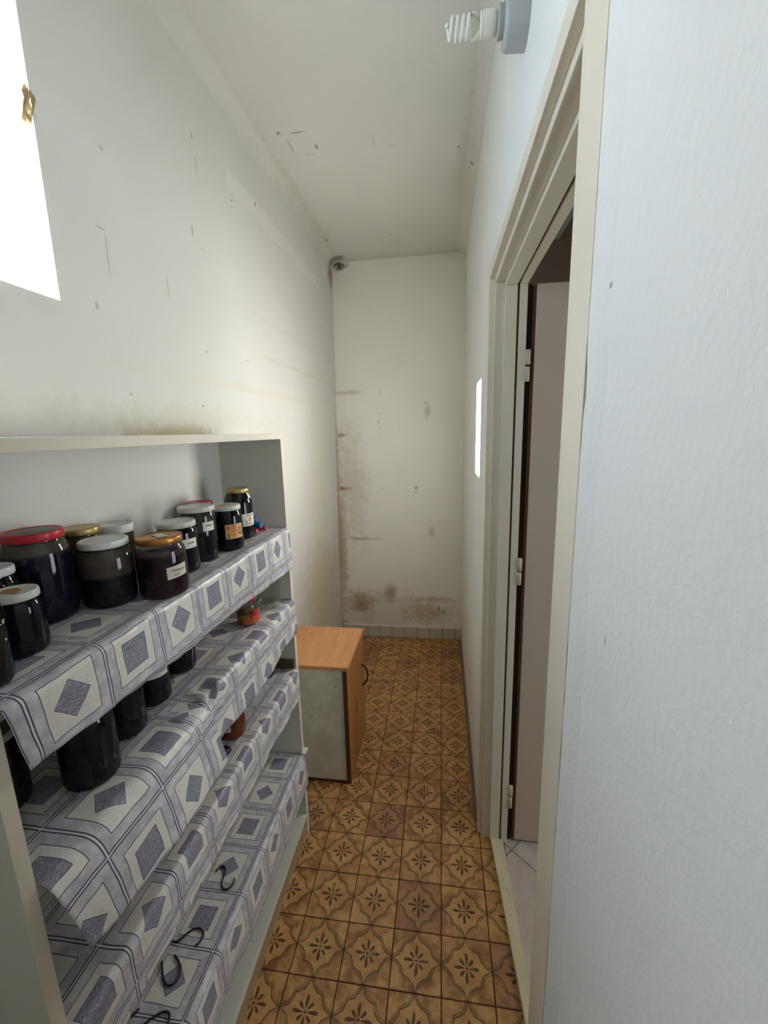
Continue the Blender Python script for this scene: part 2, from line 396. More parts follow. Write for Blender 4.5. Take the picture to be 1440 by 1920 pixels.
M['jam_black'], M['jam_black_wall'] = preserve('black_preserve', BLK)
M['jam_plum'], M['jam_plum_wall'] = preserve('plum_preserve', srgb(34, 18, 24), srgb(78, 62, 66), 0.085)
M['jam_film'], M['jam_film_wall'] = preserve('dark_preserve_with_film', BLK, srgb(78, 68, 62), 0.058)
M['jam_film_high'], M['jam_film_high_wall'] = preserve('dark_preserve_with_high_film', srgb(15, 17, 28), srgb(86, 76, 68), 0.122)
M['jam_film_mid'], M['jam_film_mid_wall'] = preserve('dark_preserve_with_mid_film', BLK, srgb(60, 56, 54), 0.075)
M['jam_brown'], M['jam_brown_wall'] = preserve('brown_preserve', srgb(64, 46, 36), srgb(100, 78, 58), 0.09)
M['jam_red'], M['jam_red_wall'] = preserve('rust_preserve', srgb(92, 38, 18), srgb(120, 66, 22), 0.105)

M['sediment'], M['sediment_wall'] = preserve('orange_preserve', srgb(150, 84, 44), srgb(120, 96, 62), 0.033)

# ------------------------------------------------------------------ mesh helpers
def obj(name, bm, mat, parent=None, smooth=False, kind=None):
    me = bpy.data.meshes.new(name); bm.to_mesh(me); bm.free()
    if not isinstance(mat, (list, tuple)): mat = [mat]
    for m_ in mat: me.materials.append(m_)
    if smooth:
        for p in me.polygons: p.use_smooth = True
    o = bpy.data.objects.new(name, me); C.objects.link(o)
    if parent is not None: o.parent = parent
    if kind: o['kind'] = kind
    return o

def thing(name, label, cat, loc=(0, 0, 0), group=None, rotz=0.0):
    o = bpy.data.objects.new(name, None); C.objects.link(o); o.location = loc; o.rotation_euler = (0, 0, rotz)
    o.empty_display_size = 0.05
    o['label'] = label; o['category'] = cat
    if group: o['group'] = group
    return o
def tag(o, label, cat, group=None):
    o['label'] = label; o['category'] = cat
    if group: o['group'] = group
    return o
def struct(o): o['kind'] = 'structure'; return o

def box(bm, x0, x1, y0, y1, z0, z1, bev=0.0, mi=0):
    n0 = len(bm.verts)
    vs = [bm.verts.new((x, y, z)) for x in (x0, x1) for y in (y0, y1) for z in (z0, z1)]
    fs = []
    for idx in ((0, 1, 3, 2), (4, 6, 7, 5), (0, 4, 5, 1), (2, 3, 7, 6), (0, 2, 6, 4), (1, 5, 7, 3)):
        f = bm.faces.new([vs[i] for i in idx]); f.material_index = mi; fs.append(f)
    if bev > 0:
        es = list({e for f in fs for e in f.edges})
        bmesh.ops.bevel(bm, geom=es, offset=bev, segments=2, affect='EDGES', profile=0.6)
    return fs

def boxobj(name, dims, mat, parent=None, bev=0.0, smooth=False):
    bm = bmesh.new(); box(bm, *dims, bev=bev); return obj(name, bm, mat, parent, smooth)

def lathe(bm, prof, seg=40, c=(0, 0, 0), axis='Z', wob=0.0):
    rings = []
    for (r, h) in prof:
        ring = []
        for i in range(seg):
            a = 2 * math.pi * i / seg
            if r < 1e-6 and ring: break
            x, y = r * math.cos(a), r * math.sin(a)
            if axis == 'Z': p = (c[0] + x, c[1] + y, c[2] + h)
            else: p = (c[0] + h, c[1] + x, c[2] + y)
            ring.append(bm.verts.new(p))
        rings.append(ring)
    for A, B in zip(rings, rings[1:]):
        for i in range(seg):
            j = (i + 1) % seg
            if len(A) == 1 and len(B) == 1: continue
            if len(A) == 1: bm.faces.new((A[0], B[j], B[i])) if axis == 'Z' else bm.faces.new((A[0], B[i], B[j]))
            elif len(B) == 1: bm.faces.new((A[i], A[j], B[0]))
            else: bm.faces.new((A[i], A[j], B[j], B[i]))
    bmesh.ops.recalc_face_normals(bm, faces=bm.faces[:])

def tube(bm, pts, r, seg=8, closed=False):
    pts = [Vector(p) for p in pts]; n = len(pts); rings = []
    prev = None
    for i, p in enumerate(pts):
        a = pts[(i - 1) % n] if (i > 0 or closed) else p
        b = pts[(i + 1) % n] if (i < n - 1 or closed) else p
        t = (b - a).normalized()
        if prev is None:
            nrm = t.orthogonal().normalized()
        else:
            nrm = (prev - t * prev.dot(t)).normalized()
        prev = nrm; bn = t.cross(nrm)
        rr = r[i] if isinstance(r, (list, tuple)) else r
        rings.append([bm.verts.new(p + (nrm * math.cos(2 * math.pi * k / seg) + bn * math.sin(2 * math.pi * k / seg)) * rr) for k in range(seg)])
    m = n if closed else n - 1
    for i in range(m):
        A, B = rings[i], rings[(i + 1) % n]
        for k in range(seg):
            bm.faces.new((A[k], A[(k + 1) % seg], B[(k + 1) % seg], B[k]))
    if not closed:
        bm.faces.new(rings[0][::-1]); bm.faces.new(rings[-1])
    bmesh.ops.recalc_face_normals(bm, faces=bm.faces[:])

def catmull(pts, k=6):
    pts = [Vector(p) for p in pts]; out = []
    P = [pts[0] * 2 - pts[1]] + pts + [pts[-1] * 2 - pts[-2]]
    for i in range(1, len(P) - 2):
        for j in range(k):
            t = j / k; a, b, c, d = P[i - 1], P[i], P[i + 1], P[i + 2]
            out.append(0.5 * ((2 * b) + (c - a) * t + (2 * a - 5 * b + 4 * c - d) * t * t + (3 * b - a - 3 * c + d) * t ** 3))
    out.append(pts[-1]); return out

def prism(bm, poly, z0, z1):
    lo = [bm.verts.new((x, y, z0)) for x, y in poly]; hi = [bm.verts.new((x, y, z1)) for x, y in poly]
    bm.faces.new(lo[::-1]); bm.faces.new(hi)
    n = len(poly)
    for i in range(n):
        j = (i + 1) % n; bm.faces.new((lo[i], lo[j], hi[j], hi[i]))
    bmesh.ops.recalc_face_normals(bm, faces=bm.faces[:])

# ------------------------------------------------------------------ room shell
XL0, XL1 = -0.772, -0.735          # left wall leans: x at floor and at ceiling
XR, YB, ZC, YN = 0.148, 2.078, 2.70, -1.95
XT = -0.93                          # outer face of the left wall
xl = lambda z: XL0 + (XL1 - XL0) * z / ZC
WY0, WY1, WZ0, WZ1 = -0.56, -0.113, 1.845, 2.40   # window opening

bm = bmesh.new()
for (y0, y1, z0, z1) in ((YN - .1, WY0, -0.05, ZC + .1), (WY1, YB + .1, -0.05, ZC + .1), (WY0, WY1, -0.05, WZ0), (WY0, WY1, WZ1, ZC + .1)):
    box(bm, XT, 0.0, y0, y1, z0, z1)
for v in bm.verts:
    if v.co.x > -0.5: v.co.x = xl(v.co.z)
wl = struct(obj('wall_left', bm, M['wall_left']))
boxobj('plinth_line', (0, 0.0001, 0, 0.0001, 0, 0.0001), M['mortar']) if False else None

struct(boxobj('wall_back', (XT, 0.7, YB, YB + .1, -0.05, ZC + .1), M['wall_back']))
struct(boxobj('ceiling', (XT, 0.7, YN - .1, YB + .1, ZC, ZC + .1), M['ceiling']))

# right wall: partition with the door opening
DY0, DY1, DZ = -0.345, 0.515, 2.035
XH = 0.255
bm = bmesh.new()
box(bm, XR, XH, YN - .1, DY0, -0.05, ZC + .1)
box(bm, XR, XH, DY1, YB + .1, -0.05, ZC + .1)
box(bm, XR, XH, DY0, DY1, DZ, ZC + .1)
struct(obj('wall_right', bm, M['wall_right']))
struct(boxobj('wall_near', (XT, 0.7, YN - .1, YN, -0.05, ZC + .1), M['plain_wall']))

# ragged plaster lip where the right wall meets the near door casing
bm = bmesh.new()
zs = [0.02 + 2.1 * i / 90 for i in range(91)]
edge = [(-0.430 + 0.006 * noise.noise((0, 0, z * 9)) + 0.004 * noise.noise((3, 0, z * 37)), z) for z in zs]
va = [[bm.verts.new(p) for p in ((XR - .0045, y, z), (XR - .003, y - 0.02, z), (XR + .001, y - 0.05, z), (XR + .001, y, z))] for y, z in edge]
for A, B in zip(va, va[1:]):
    for i in range(3): bm.faces.new((A[i], A[i + 1], B[i + 1], B[i]))
bmesh.ops.recalc_face_normals(bm, faces=bm.faces[:])
obj('plaster_lip', bm, M['wall_right'], bpy.data.objects['wall_right'])

# ---- corridor floor: sub floor plus individual tiles
T = 0.15
fl = struct(boxobj('floor', (XT, 0.26, YN - .1, YB + .1, -0.06, -0.0025), M['grout']))
tile_meshes = {}
def tile_mesh(x0, x1, y0, y1):
    key = tuple(round(q, 4) for q in (x0, x1, y0, y1))
    if key not in tile_meshes:
        bm = bmesh.new(); e = 0.0013
        box(bm, x0, x1, y0, y1, -0.006, 0.0)
        top = [f for f in bm.faces if f.normal.z > .5 or all(abs(v.co.z) < 1e-6 for v in f.verts)]
        bmesh.ops.bevel(bm, geom=[e_ for f in top for e_ in f.edges], offset=e, segments=1, affect='EDGES')
        bmesh.ops.recalc_face_normals(bm, faces=bm.faces[:])
        me = bpy.data.meshes.new('tile'); bm.to_mesh(me); bm.free(); me.materials.append(M['tile']); tile_meshes[key] = me
    return tile_meshes[key]
GX = 0.0015
for i in range(-6, 2):
    for j in range(-8, 15):
        cx, cy_ = (i + .5) * T, (j + .5) * T
        x0, x1, y0, y1 = -T / 2 + GX, T / 2 - GX, -T / 2 + GX, T / 2 - GX
        x0 = max(x0, -0.775 - cx); x1 = min(x1, 0.226 - cx); y1 = min(y1, YB - 0.004 - cy_); y0 = max(y0, -1.15 - cy_)
        # only the doorway runs on past the wall line
        if i == 1 or True:
            if cx + x1 > XR + .005 and not (cy_ > DY0 and cy_ < DY1 + .02): x1 = min(x1, XR + .01 - cx)
        if x1 - x0 < 0.012 or y1 - y0 < 0.012: continue
        o = bpy.data.objects.new('tile', tile_mesh(x0, x1, y0, y1)); C.objects.link(o); o.parent = fl
        o.location = (cx, cy_, rnd.uniform(-0.0006, 0.0006))
        o.rotation_euler = (rnd.uniform(-.003, .003), rnd.uniform(-.003, .003), rnd.uniform(-.003, .003))

# back skirting of single glazed tiles
bb = struct(boxobj('baseboard_back', (-0.765, XR, YB - 0.006, YB + .01, 0.0, 0.091), M['skirting_joint']))
x = -0.765; k = 0
me = None
while x < XR - 0.01:
    wd = min(0.0965, XR - x)
    bm = bmesh.new(); box(bm, x + .0018, x + wd - .0018, YB - 0.011, YB - 0.001, 0.003, 0.089 + rnd.uniform(-.001, .001), bev=0.0012)
    obj('tile', bm, M['skirting'], bb)
    x += wd
# mortar along the top of the skirting
bm = bmesh.new(); pts = [(-0.765 + 0.91 * i / 40, YB - 0.004, 0.0925 + 0.003 * noise.noise((i * .7, 0, 0))) for i in range(41)]
tube(bm, pts, 0.0045, 6); obj('mortar_bead', bm, M['plain_wall'], bb)
# grey mortar fillet along the foot of the right wall
bm = bmesh.new()
pr = []
for i in range(60):
    y = DY1 + .04 + (YB - DY1 - .05) * i / 59
    wv = 0.014 + 0.004 * noise.noise((0, y * 11, 0)); hv = 0.026 + 0.008 * noise.noise((5, y * 9, 0))
    pr.append([bm.verts.new(p) for p in ((XR - wv, y, 0.0), (XR - wv * .8, y, 0.004), (XR - 0.003, y, hv), (XR + .001, y, hv + .003))])
for A, B in zip(pr, pr[1:]):
    for i in range(3): bm.faces.new((A[i], A[i + 1], B[i + 1], B[i]))
struct(obj('trim_1', bm, M['mortar']))

# ------------------------------------------------------------------ window
win = struct(thing('window_1', '', ''))
del win['label']; del win['category']
FX0, FX1 = -0.925, -0.878
bm = bmesh.new(); f_ = 0.042
box(bm, FX0, FX1, WY0, WY0 + f_, WZ0, WZ1, bev=.003); box(bm, FX0, FX1, WY1 - f_, WY1, WZ0, WZ1, bev=.003)
box(bm, FX0, FX1, WY0 + f_, WY1 - f_, WZ0, WZ0 + f_, bev=.003); box(bm, FX0, FX1, WY0 + f_, WY1 - f_, 2.302, WZ1, bev=.003)
obj('window_frame', bm, M['frame'], win)
boxobj('pane', (-0.904, -0.900, WY0 + f_ - .005, WY1 - f_ + .005, WZ0 + f_ - .005, 2.307), M['pane'], win)

# chipped plaster on the window arris
bm = bmesh.new()
bmesh.ops.create_icosphere(bm, subdivisions=3, radius=1.0)
for v in bm.verts:
    n = noise.noise(v.co * 2.3) * .32 + noise.noise(v.co * 6) * .12
    v.co *= 1 + n
    v.co = Vector((v.co.x * 0.015, v.co.y * 0.013, v.co.z * 0.038))
    v.co = Matrix.Rotation(math.radians(-6), 3, 'X') @ v.co + Vector((xl(2.18) - 0.012, -0.112, 2.178))
obj('plaster_chip', bm, M['chip'], wl, smooth=False)

# ------------------------------------------------------------------ door: frame, threshold, leaf
door = struct(thing('door_1', '', '')); del door['label']; del door['category']
# stepped casing: profile steps as (x0, x1, inset from the outer edge)
OY0, OY1, OZ = -0.430, 0.545, 2.062
def casing(name, x0, x1, ins, wid_near, wid_far, wid_top, mat):
    """one step of the frame: two posts and a head"""
    bm = bmesh.new()
    box(bm, x0, x1, OY0 + ins[0], OY0 + ins[0] + wid_near, 0.0, OZ - ins[2] - wid_top, bev=.0015)
    obj('frame_post', bm, mat, door)
    bm = bmesh.new()
    box(bm, x0, x1, OY1 - ins[1] - wid_far, OY1 - ins[1], 0.0, OZ - ins[2] - wid_top, bev=.0015)
    obj('frame_post', bm, mat, door)
    bm = bmesh.new()
    box(bm, x0, x1, OY0 + ins[0], OY1 - ins[1], OZ - ins[2] - wid_top, OZ - ins[2], bev=.0015)
    obj('frame_head', bm, mat, door)
casing('casing', 0.1425, 0.158, (0, 0, 0), 0.075, 0.034, 0.034, M['frame'])
casing('step', 0.158, 0.186, (0.05, 0.006, 0.006), 0.045, 0.045, 0.045, M['frame'])
casing('lining', 0.186, 0.222, (0.075, 0.02, 0.02), 0.036, 0.042, 0.044, M['frame'])
casing('gap_strip', 0.222, 0.229, (0.075, 0.02, 0.02), 0.028, 0.034, 0.036, M['frame_bare'])
casing('outer_lining', 0.229, 0.252, (0.075, 0.02, 0.02), 0.034, 0.040, 0.042, M['frame'])
# hinge-side gap: its shade put in as a dark strip
boxobj('gap_strip', (0.252, 0.268, 0.50, 0.525, 0.0, 2.0), M['dark_gap'], door)
# leaf, opened into the next room
leaf_y = 0.488
leaf = boxobj('door_leaf', (0.279, 0.98, leaf_y, leaf_y + .04, 0.012, 1.998), M['leaf'], door, bev=.003)
boxobj('door_edge', (0.270, 0.2795, leaf_y + .004, leaf_y + .038, 0.012, 1.994), M['frame_bare'], leaf)
for z in (1.765, 1.10, 0.205):
    bm = bmesh.new(); lathe(bm, [(0, -.001), (.0085, 0), (.0085, .042), (.007, .044), (0, .0445)], 14, (0.258, 0.488, z - .046)); lathe(bm, [(0, 0), (.0085, .001), (.0085, .044), (0, .045)], 14, (0.259, 0.488, z + .003))
    obj('hinge', bm, M['hinge'], door, smooth=True)
# threshold board
bm = bmesh.new()
e0 = lambda y: 0.190 + (0.486 - y) * 0.0655
e1 = lambda y: 0.237 + (0.486 - y) * 0.031
prism(bm, [(e0(.486), .486), (e0(-.31), -.31), (e1(-.31), -.31), (e1(.486), .486)], -0.002, 0.012)
bmesh.ops.bevel(bm, geom=[e for e in bm.edges if all(v.co.z > .01 for v in e.verts)], offset=.002, segments=2, affect='EDGES')
g = G('worn_cream_board'); P = g.pos(); n = g.noise(P, 60, 4); n2 = g.noise(P, 8, 4)
col = g.mix(n2.step(.3, .7), srgb(214, 198, 160), srgb(226, 214, 184)); col = g.mix(n.step(.68, .74), col, srgb(70, 52, 38))
struct(obj('trim_2', bm, g.surf(col, .5)))

# next room
fh = struct(boxobj('floor_hall', (0.232, 2.2, -1.6, 2.3, -0.06, -0.004), M['hall_grout']))
TS = 0.33
cx0, cy0 = 0.266, 0.456     # a joint crossing seen beside the door
dirs = (Vector((0.72, -0.69)), Vector((0.69, 0.72)))
bm0 = bmesh.new(); box(bm0, -TS / 2 + .002, TS / 2 - .002, -TS / 2 + .002, TS / 2 - .002, -0.004, 0.0, bev=0)
bmesh.ops.recalc_face_normals(bm0, faces=bm0.faces[:])
hme = bpy.data.meshes.new('tile'); bm0.to_mesh(hme); bm0.free(); hme.materials.append(M['hall_tile'])
ang = math.atan2(dirs[0].y, dirs[0].x)
for i in range(-4, 6):
    for j in range(-5, 5):
        p = Vector((cx0, cy0)) + dirs[0] * TS * (i + .5) + dirs[1] * TS * (j + .5)
        if not (-0.05 < p.x < 1.9 and -1.3 < p.y < 2.0): continue
        corners = [p + dirs[0] * TS * .5 * a + dirs[1] * TS * .5 * b for a in (-1, 1) for b in (-1, 1)]
        if min(c.x for c in corners) < 0.24:
            # cut at the threshold
            bm = bmesh.new()
            box(bm, -TS / 2 + .002, TS / 2 - .002, -TS / 2 + .002, TS / 2 - .002, -0.004, 0.0)
            R2 = Matrix.Rotation(ang, 4, 'Z'); MW = Matrix.Translation((p.x, p.y, -0.0005)) @ R2
            pl = MW.inverted() @ Vector((0.2425, 0, 0)); nn = R2.inverted().to_3x3() @ Vector((-1, 0, 0))
            res = bmesh.ops.bisect_plane(bm, geom=bm.verts[:] + bm.edges[:] + bm.faces[:], plane_co=pl, plane_no=nn, clear_outer=True)
            if len(bm.faces) < 3 or max((MW @ v.co).x for v in bm.verts) < .25: bm.free(); continue
            bmesh.ops.contextual_create(bm, geom=[e for e in res['geom_cut'] if isinstance(e, bmesh.types.BMEdge)])
            bmesh.ops.recalc_face_normals(bm, faces=bm.faces[:])
            me = bpy.data.meshes.new('tile'); bm.to_mesh(me); bm.free(); me.materials.append(M['hall_tile'])
        else: me = hme
        o = bpy.data.objects.new('tile', me); C.objects.link(o); o.parent = fh
        o.location = (p.x, p.y, -0.0005); o.rotation_euler = (0, 0, ang)
bm = bmesh.new()
for (y0, y1, z0, z1) in ((-1.6, HALL[0], -.05, ZC + .1), (HALL[1], 2.3, -.05, ZC + .1), (HALL[0], HALL[1], -.05, HALL[2]), (HALL[0], HALL[1], HALL[3], ZC + .1)):
    box(bm, 2.0, 2.1, y0, y1, z0, z1)
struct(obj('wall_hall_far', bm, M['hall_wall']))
win2 = struct(thing('added_window_2', '', '')); del win2['label']; del win2['category']  # added out of view, sends daylight through the door to the shelves
bm = bmesh.new()
for (y0, y1, z0, z1) in ((HALL[0], HALL[0] + .03, HALL[2], HALL[3]), (HALL[1] - .03, HALL[1], HALL[2], HALL[3]), (HALL[0] + .03, HALL[1] - .03, HALL[2], HALL[2] + .03), (HALL[0] + .03, HALL[1] - .03, HALL[3] - .03, HALL[3])):
    box(bm, 2.02, 2.06, y0, y1, z0, z1)
obj('window_frame', bm, M['frame'], win2)
boxobj('added_warm_filter', (2.009, 2.011, HALL[0] - .01, HALL[1] + .01, HALL[2] - .01, HALL[3] + .01), M['warm_filter'], win2)  # added unseen sheet that warms the incoming daylight
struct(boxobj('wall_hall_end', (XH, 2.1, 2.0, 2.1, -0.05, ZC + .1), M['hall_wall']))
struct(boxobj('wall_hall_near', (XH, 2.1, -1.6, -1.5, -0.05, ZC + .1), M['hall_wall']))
struct(boxobj('ceiling_hall', (XH - .02, 2.2, -1.6, 2.2, ZC + .0005, ZC + .1), M['hall_wall']))

# ------------------------------------------------------------------ shelf unit
SX0, SXF, SY0, SY1, SH = -0.757, -0.530, -0.543, 0.450, 1.580
PT = 0.019
case = thing('shelf_unit', 'tall pale grey laminate shelf unit draped with printed oilcloth, along the left wall', 'shelf', (0, 0, 0))
def panel(name, dims, mats=None):
    """a board with a cream front edge"""
    bm = bmesh.new(); box(bm, *dims, bev=0.0008)
    for f in bm.faces:
        if f.normal.x > .9: f.material_index = 1
    bmesh.ops.recalc_face_normals(bm, faces=bm.faces[:])
    for f in bm.faces:
        f.material_index = 1 if f.normal.x > .9 else 0
    return obj(name, bm, mats or [M['laminate'], M['lam_edge']], case)
sp_ = panel('side_panel', (SX0, SXF, SY0, SY0 + PT, 0, SH))
panel('side_panel', (SX0, SXF, SY1 - PT, SY1, 0, SH))
panel('top_panel', (SX0, SXF, SY0 + PT, SY1 - PT, SH - PT, SH))
ZS = {1: 1.262, 2: 0.998, 3: 0.727, 4: 0.367}
for k in ZS:
    panel('shelf_board', (SX0 + .004, SXF - .004, SY0 + PT, SY1 - PT, ZS[k] - .003 - PT, ZS[k] - .003))
panel('base_board', (SX0, SXF, SY0 + PT, SY1 - PT, 0.076, 0.094))
bm = bmesh.new(); box(bm, -0.555, -0.536, SY0 + PT, SY1 - PT, 0.0, 0.076)
obj('plinth', bm, veneer('plinth_board', srgb(150, 124, 94), srgb(176, 150, 118), (20, 3, 60)), case)
boxobj('back_panel', (SX0 - .004, SX0 + .002, SY0 + PT, -0.0895, 0.09, SH - PT), M['back_board'], case)
boxobj('back_panel', (SX0 - .004, SX0 + .002, -0.0875, SY1 - PT, 0.09, SH - PT), M['back_board'], case)
boxobj('batten', (-0.66, -0.535, SY1 - PT - .012, SY1 - PT + .001, 0.735, 0.765), M['batten'], case)
bm = bmesh.new(); lathe(bm, [(0, -.0004), (.0045, 0), (.0045, .004), (0, .004)], 12, (0, 0, 0))
bmesh.ops.rotate(bm, verts=bm.verts[:], matrix=Matrix.Rotation(math.radians(90), 3, 'X'))
bmesh.ops.translate(bm, verts=bm.verts[:], vec=(-0.575, SY0 + .0032, 0.985)); obj('screw_hole', bm, M['dark_gap'], case)

# ------------------------------------------------------------------ oilcloths
CELL = 0.125
def fbm(x, y, s):
    return noise.noise((x, y, s)) + 0.5 * noise.noise((x * 2.1, y * 2.1, s + 5))
def cloth(name, label, y0, y1, z, hang, uoff, xgrid, seed, flare=None, xb=-0.735, bump=0.0016, crumple=None, fold=SXF, group=None, skew=0.0):
    """oilcloth lying on a shelf and hanging over its front edge. hang(y) gives the drop, flare(y) how far the hem stands off"""
    bm = bmesh.new(); uvl = bm.loops.layers.uv.new('UVMap')
    ny = max(24, int((y1 - y0) / 0.0065)); r = 0.010
    nt, na, nh = 26, 8, 18
    grid = []; info = {}
    for i in range(ny + 1):
        y = y0 + (y1 - y0) * i / ny
        H = hang(y); F = flare(y) if flare else 0.0
        xf = fold + 0.006 + 0.0025 * noise.noise((y * 7, seed, 1.0)) + 0.0012 * noise.noise((y * 31, seed, 2.0))
        row = []; s = 0.0; last = None
        soft = F * 0.40
        prof = []
        xe = xf - r - .002
        for j in range(nt + 1):
            prof.append((xb + (xe - xb) * j / nt, 0.0))
        rr = r + soft
        for j in range(1, na + 1):
            a = math.pi / 2 * j / na * (1 - min(.35, F * 3))
            prof.append((xe + rr * math.sin(a), -rr * (1 - math.cos(a))))
        ax_, az_ = prof[-1]
        a = math.pi / 2 * (1 - min(.35, F * 3))
        left = max(0.01, H + az_)
        for j in range(1, nh + 1):
            t = j / nh
            px_ = ax_ + math.cos(a) * left * t * (1 - t * .35)
            pz_ = az_ - left * t
            prof.append((px_, pz_))
        for j, (px_, pz_) in enumerate(prof):
            t = max(0.0, (j - nt - na) / nh)
            px2 = px_; pz2 = pz_
            if j > nt:     # waves in the hanging part
                px2 += t * (0.007 * noise.noise((y * 8, seed, 7.0)) + 0.003 * noise.noise((y * 22, t * 3, seed))) + 0.0015 * noise.noise((y * 45, pz_ * 30, seed + 3))
            edge = max(0.0, 1 - abs(j - nt - 2) / 6.0)
            pz2 += bump * fbm(px_ * 9, y * 9, seed) * (1 if j <= nt + na else .3) * (0.5 + 1.6 * edge)
            px2 += 0.0016 * edge * noise.noise((y * 60, seed, 9.0))
            yy = y + skew * t * max(0.0, 1 - (y - y0) / .10) + 0.002 * noise.noise((y * 10, px_ * 20, seed + 8))
            if crumple:
                cyv, ca, cw = crumple
                e = math.exp(-((y - cyv) / cw) ** 2) * max(0.0, 1 - abs(j - nt - 4) / 12.0)
                pz2 += ca * e * math.sin((y - cyv) / cw * 5 + j * .35)
                px2 += ca * e * .8 * math.cos((y - cyv) / cw * 7 + j * .5)
            v = bm.verts.new((px2, yy, z + max(pz2, -0.0012) if j <= nt - 4 else z + pz2))
            if last is not None: s += math.hypot(prof[j][0] - prof[j - 1][0], prof[j][1] - prof[j - 1][1])
            last = v; info[v] = (((y - uoff) / CELL) + 40, ((s + xb - xgrid) / CELL) + 40)
            row.append(v)
        grid.append(row)
    for A, B in zip(grid, grid[1:]):
        for j in range(len(A) - 1):
            f = bm.faces.new((A[j], A[j + 1], B[j + 1], B[j])); f.smooth = True
            for l in f.loops: l[uvl].uv = info[l.vert]
    bmesh.ops.recalc_face_normals(bm, faces=bm.faces[:])
    if sum(f.normal.z for f in bm.faces) < 0: bmesh.ops.reverse_faces(bm, faces=bm.faces[:])
    o = obj(name, bm, M['cloth'])
    so_ = o.modifiers.new('thickness', 'SOLIDIFY'); so_.thickness = 0.0009; so_.offset = 0
    return tag(o, label, 'oilcloth', group)
lerp = lambda a, b, t: a + (b - a) * max(0.0, min(1.0, t))
YA, YE = SY0 + PT + .002, SY1 - PT - .002
cloth('oilcloth', 'lavender grey printed oilcloth over the topmost jar-filled shelf', YA, YE, ZS[1],
      lambda y: lerp(.098, .142, (y + .52) / .9) if y < .38 else .142, -0.5, -0.545, 1.3, flare=lambda y: .012, bump=.0024, skew=.012)
cloth('oilcloth', 'oilcloth piece with sloping front under the large dark jars, nearest end of second shelf', YA, -0.150, ZS[2] + .0015,
      lambda y: lerp(.12, .146, (y + .52) / .25), -0.452, -0.60, 4.1, flare=lambda y: .07, bump=.0025, skew=.012)
cloth('oilcloth', 'crumpled oilcloth piece under the small red-lidded jar, far end of second shelf', -0.21, YE, ZS[2],
      lambda y: .128 + .01 * math.sin(y * 14), -0.02, -0.60, 6.7, flare=lambda y: .015, bump=.003, crumple=(-.115, .011, .045))
cloth('oilcloth', 'oilcloth over the third shelf, beneath the rust-coloured jar', YA, YE, ZS[3],
      lambda y: lerp(.112, .118, y), -0.418, -0.58, 9.2, flare=lambda y: .008, bump=.002)
cloth('oilcloth', 'oilcloth over the lowest shelf, with black wire hooks lying on it', YA, YE, ZS[4],
      lambda y: .135 + .008 * math.sin(y * 9), -0.191, -0.54, 12.5, flare=lambda y: .012, bump=.0015)

# ------------------------------------------------------------------ jars
def polar_wrap(bmsrc, R, z0, a0, scale, lift):
    pass
def label_patch(name, r, a0, a1, z0, z1, mat, parent, tilt=0.0, lift=0.0007):
    bm = bmesh.new(); n = 14; rows = []
    for i in range(n + 1):
        a = a0 + (a1 - a0) * i / n
        dz = tilt * (i / n - .5)
        rows.append([bm.verts.new(((r + l) * math.cos(a), (r + l) * math.sin(a), z)) for l, z in ((0.0001, z0 + dz), (lift, z0 + dz), (lift, z1 + dz), (0.0001, z1 + dz))])
    for A, B in zip(rows, rows[1:]):
        for k in range(4): bm.faces.new((A[k], B[k], B[(k + 1) % 4], A[(k + 1) % 4]))
    bm.faces.new(rows[0]); bm.faces.new(rows[-1][::-1])
    bmesh.ops.recalc_face_normals(bm, faces=bm.faces[:])
    return obj(name, bm, mat, parent)
def wrap_pts(pts, r, ac, zc, lift=.0011):
    return [((r + lift) * math.cos(ac + x / r), (r + lift) * math.sin(ac + x / r), zc + z) for x, z in pts]
def text_on(txt, r, ac, zc, size, mat, parent, lift=0.001, name='lettering', slant=0.0):
    """lettering bent round a jar"""
    cu = bpy.data.curves.new('t', 'FONT'); cu.body = txt; cu.size = size; cu.align_x = 'CENTER'; cu.align_y = 'CENTER'; cu.resolution_u = 2
    cu.shear = slant
    to = bpy.data.objects.new('t', cu); C.objects.link(to)
    dg = bpy.context.evaluated_depsgraph_get(); dg.update()
    me = bpy.data.meshes.new_from_object(to.evaluated_get(dg))
    bpy.data.objects.remove(to); bpy.data.curves.remove(cu)
    for v in me.vertices:
        x, y = v.co.x, v.co.y
        v.co = ((r + lift) * math.cos(ac + x / r), (r + lift) * math.sin(ac + x / r), zc + y)
    me.materials.clear(); me.materials.append(mat)
    o = bpy.data.objects.new(name, me); C.objects.link(o); o.parent = parent
    return o
def blot(name, r, ac, zc, rx, rz, mat, parent, lift=.0012, n=16):
    bm = bmesh.new()
    bm.faces.new([bm.verts.new(p) for p in wrap_pts([(rx * math.cos(2 * math.pi * k / n), rz * math.sin(2 * math.pi * k / n)) for k in range(n)], r, ac, zc, lift)])
    return obj(name, bm, mat, parent)

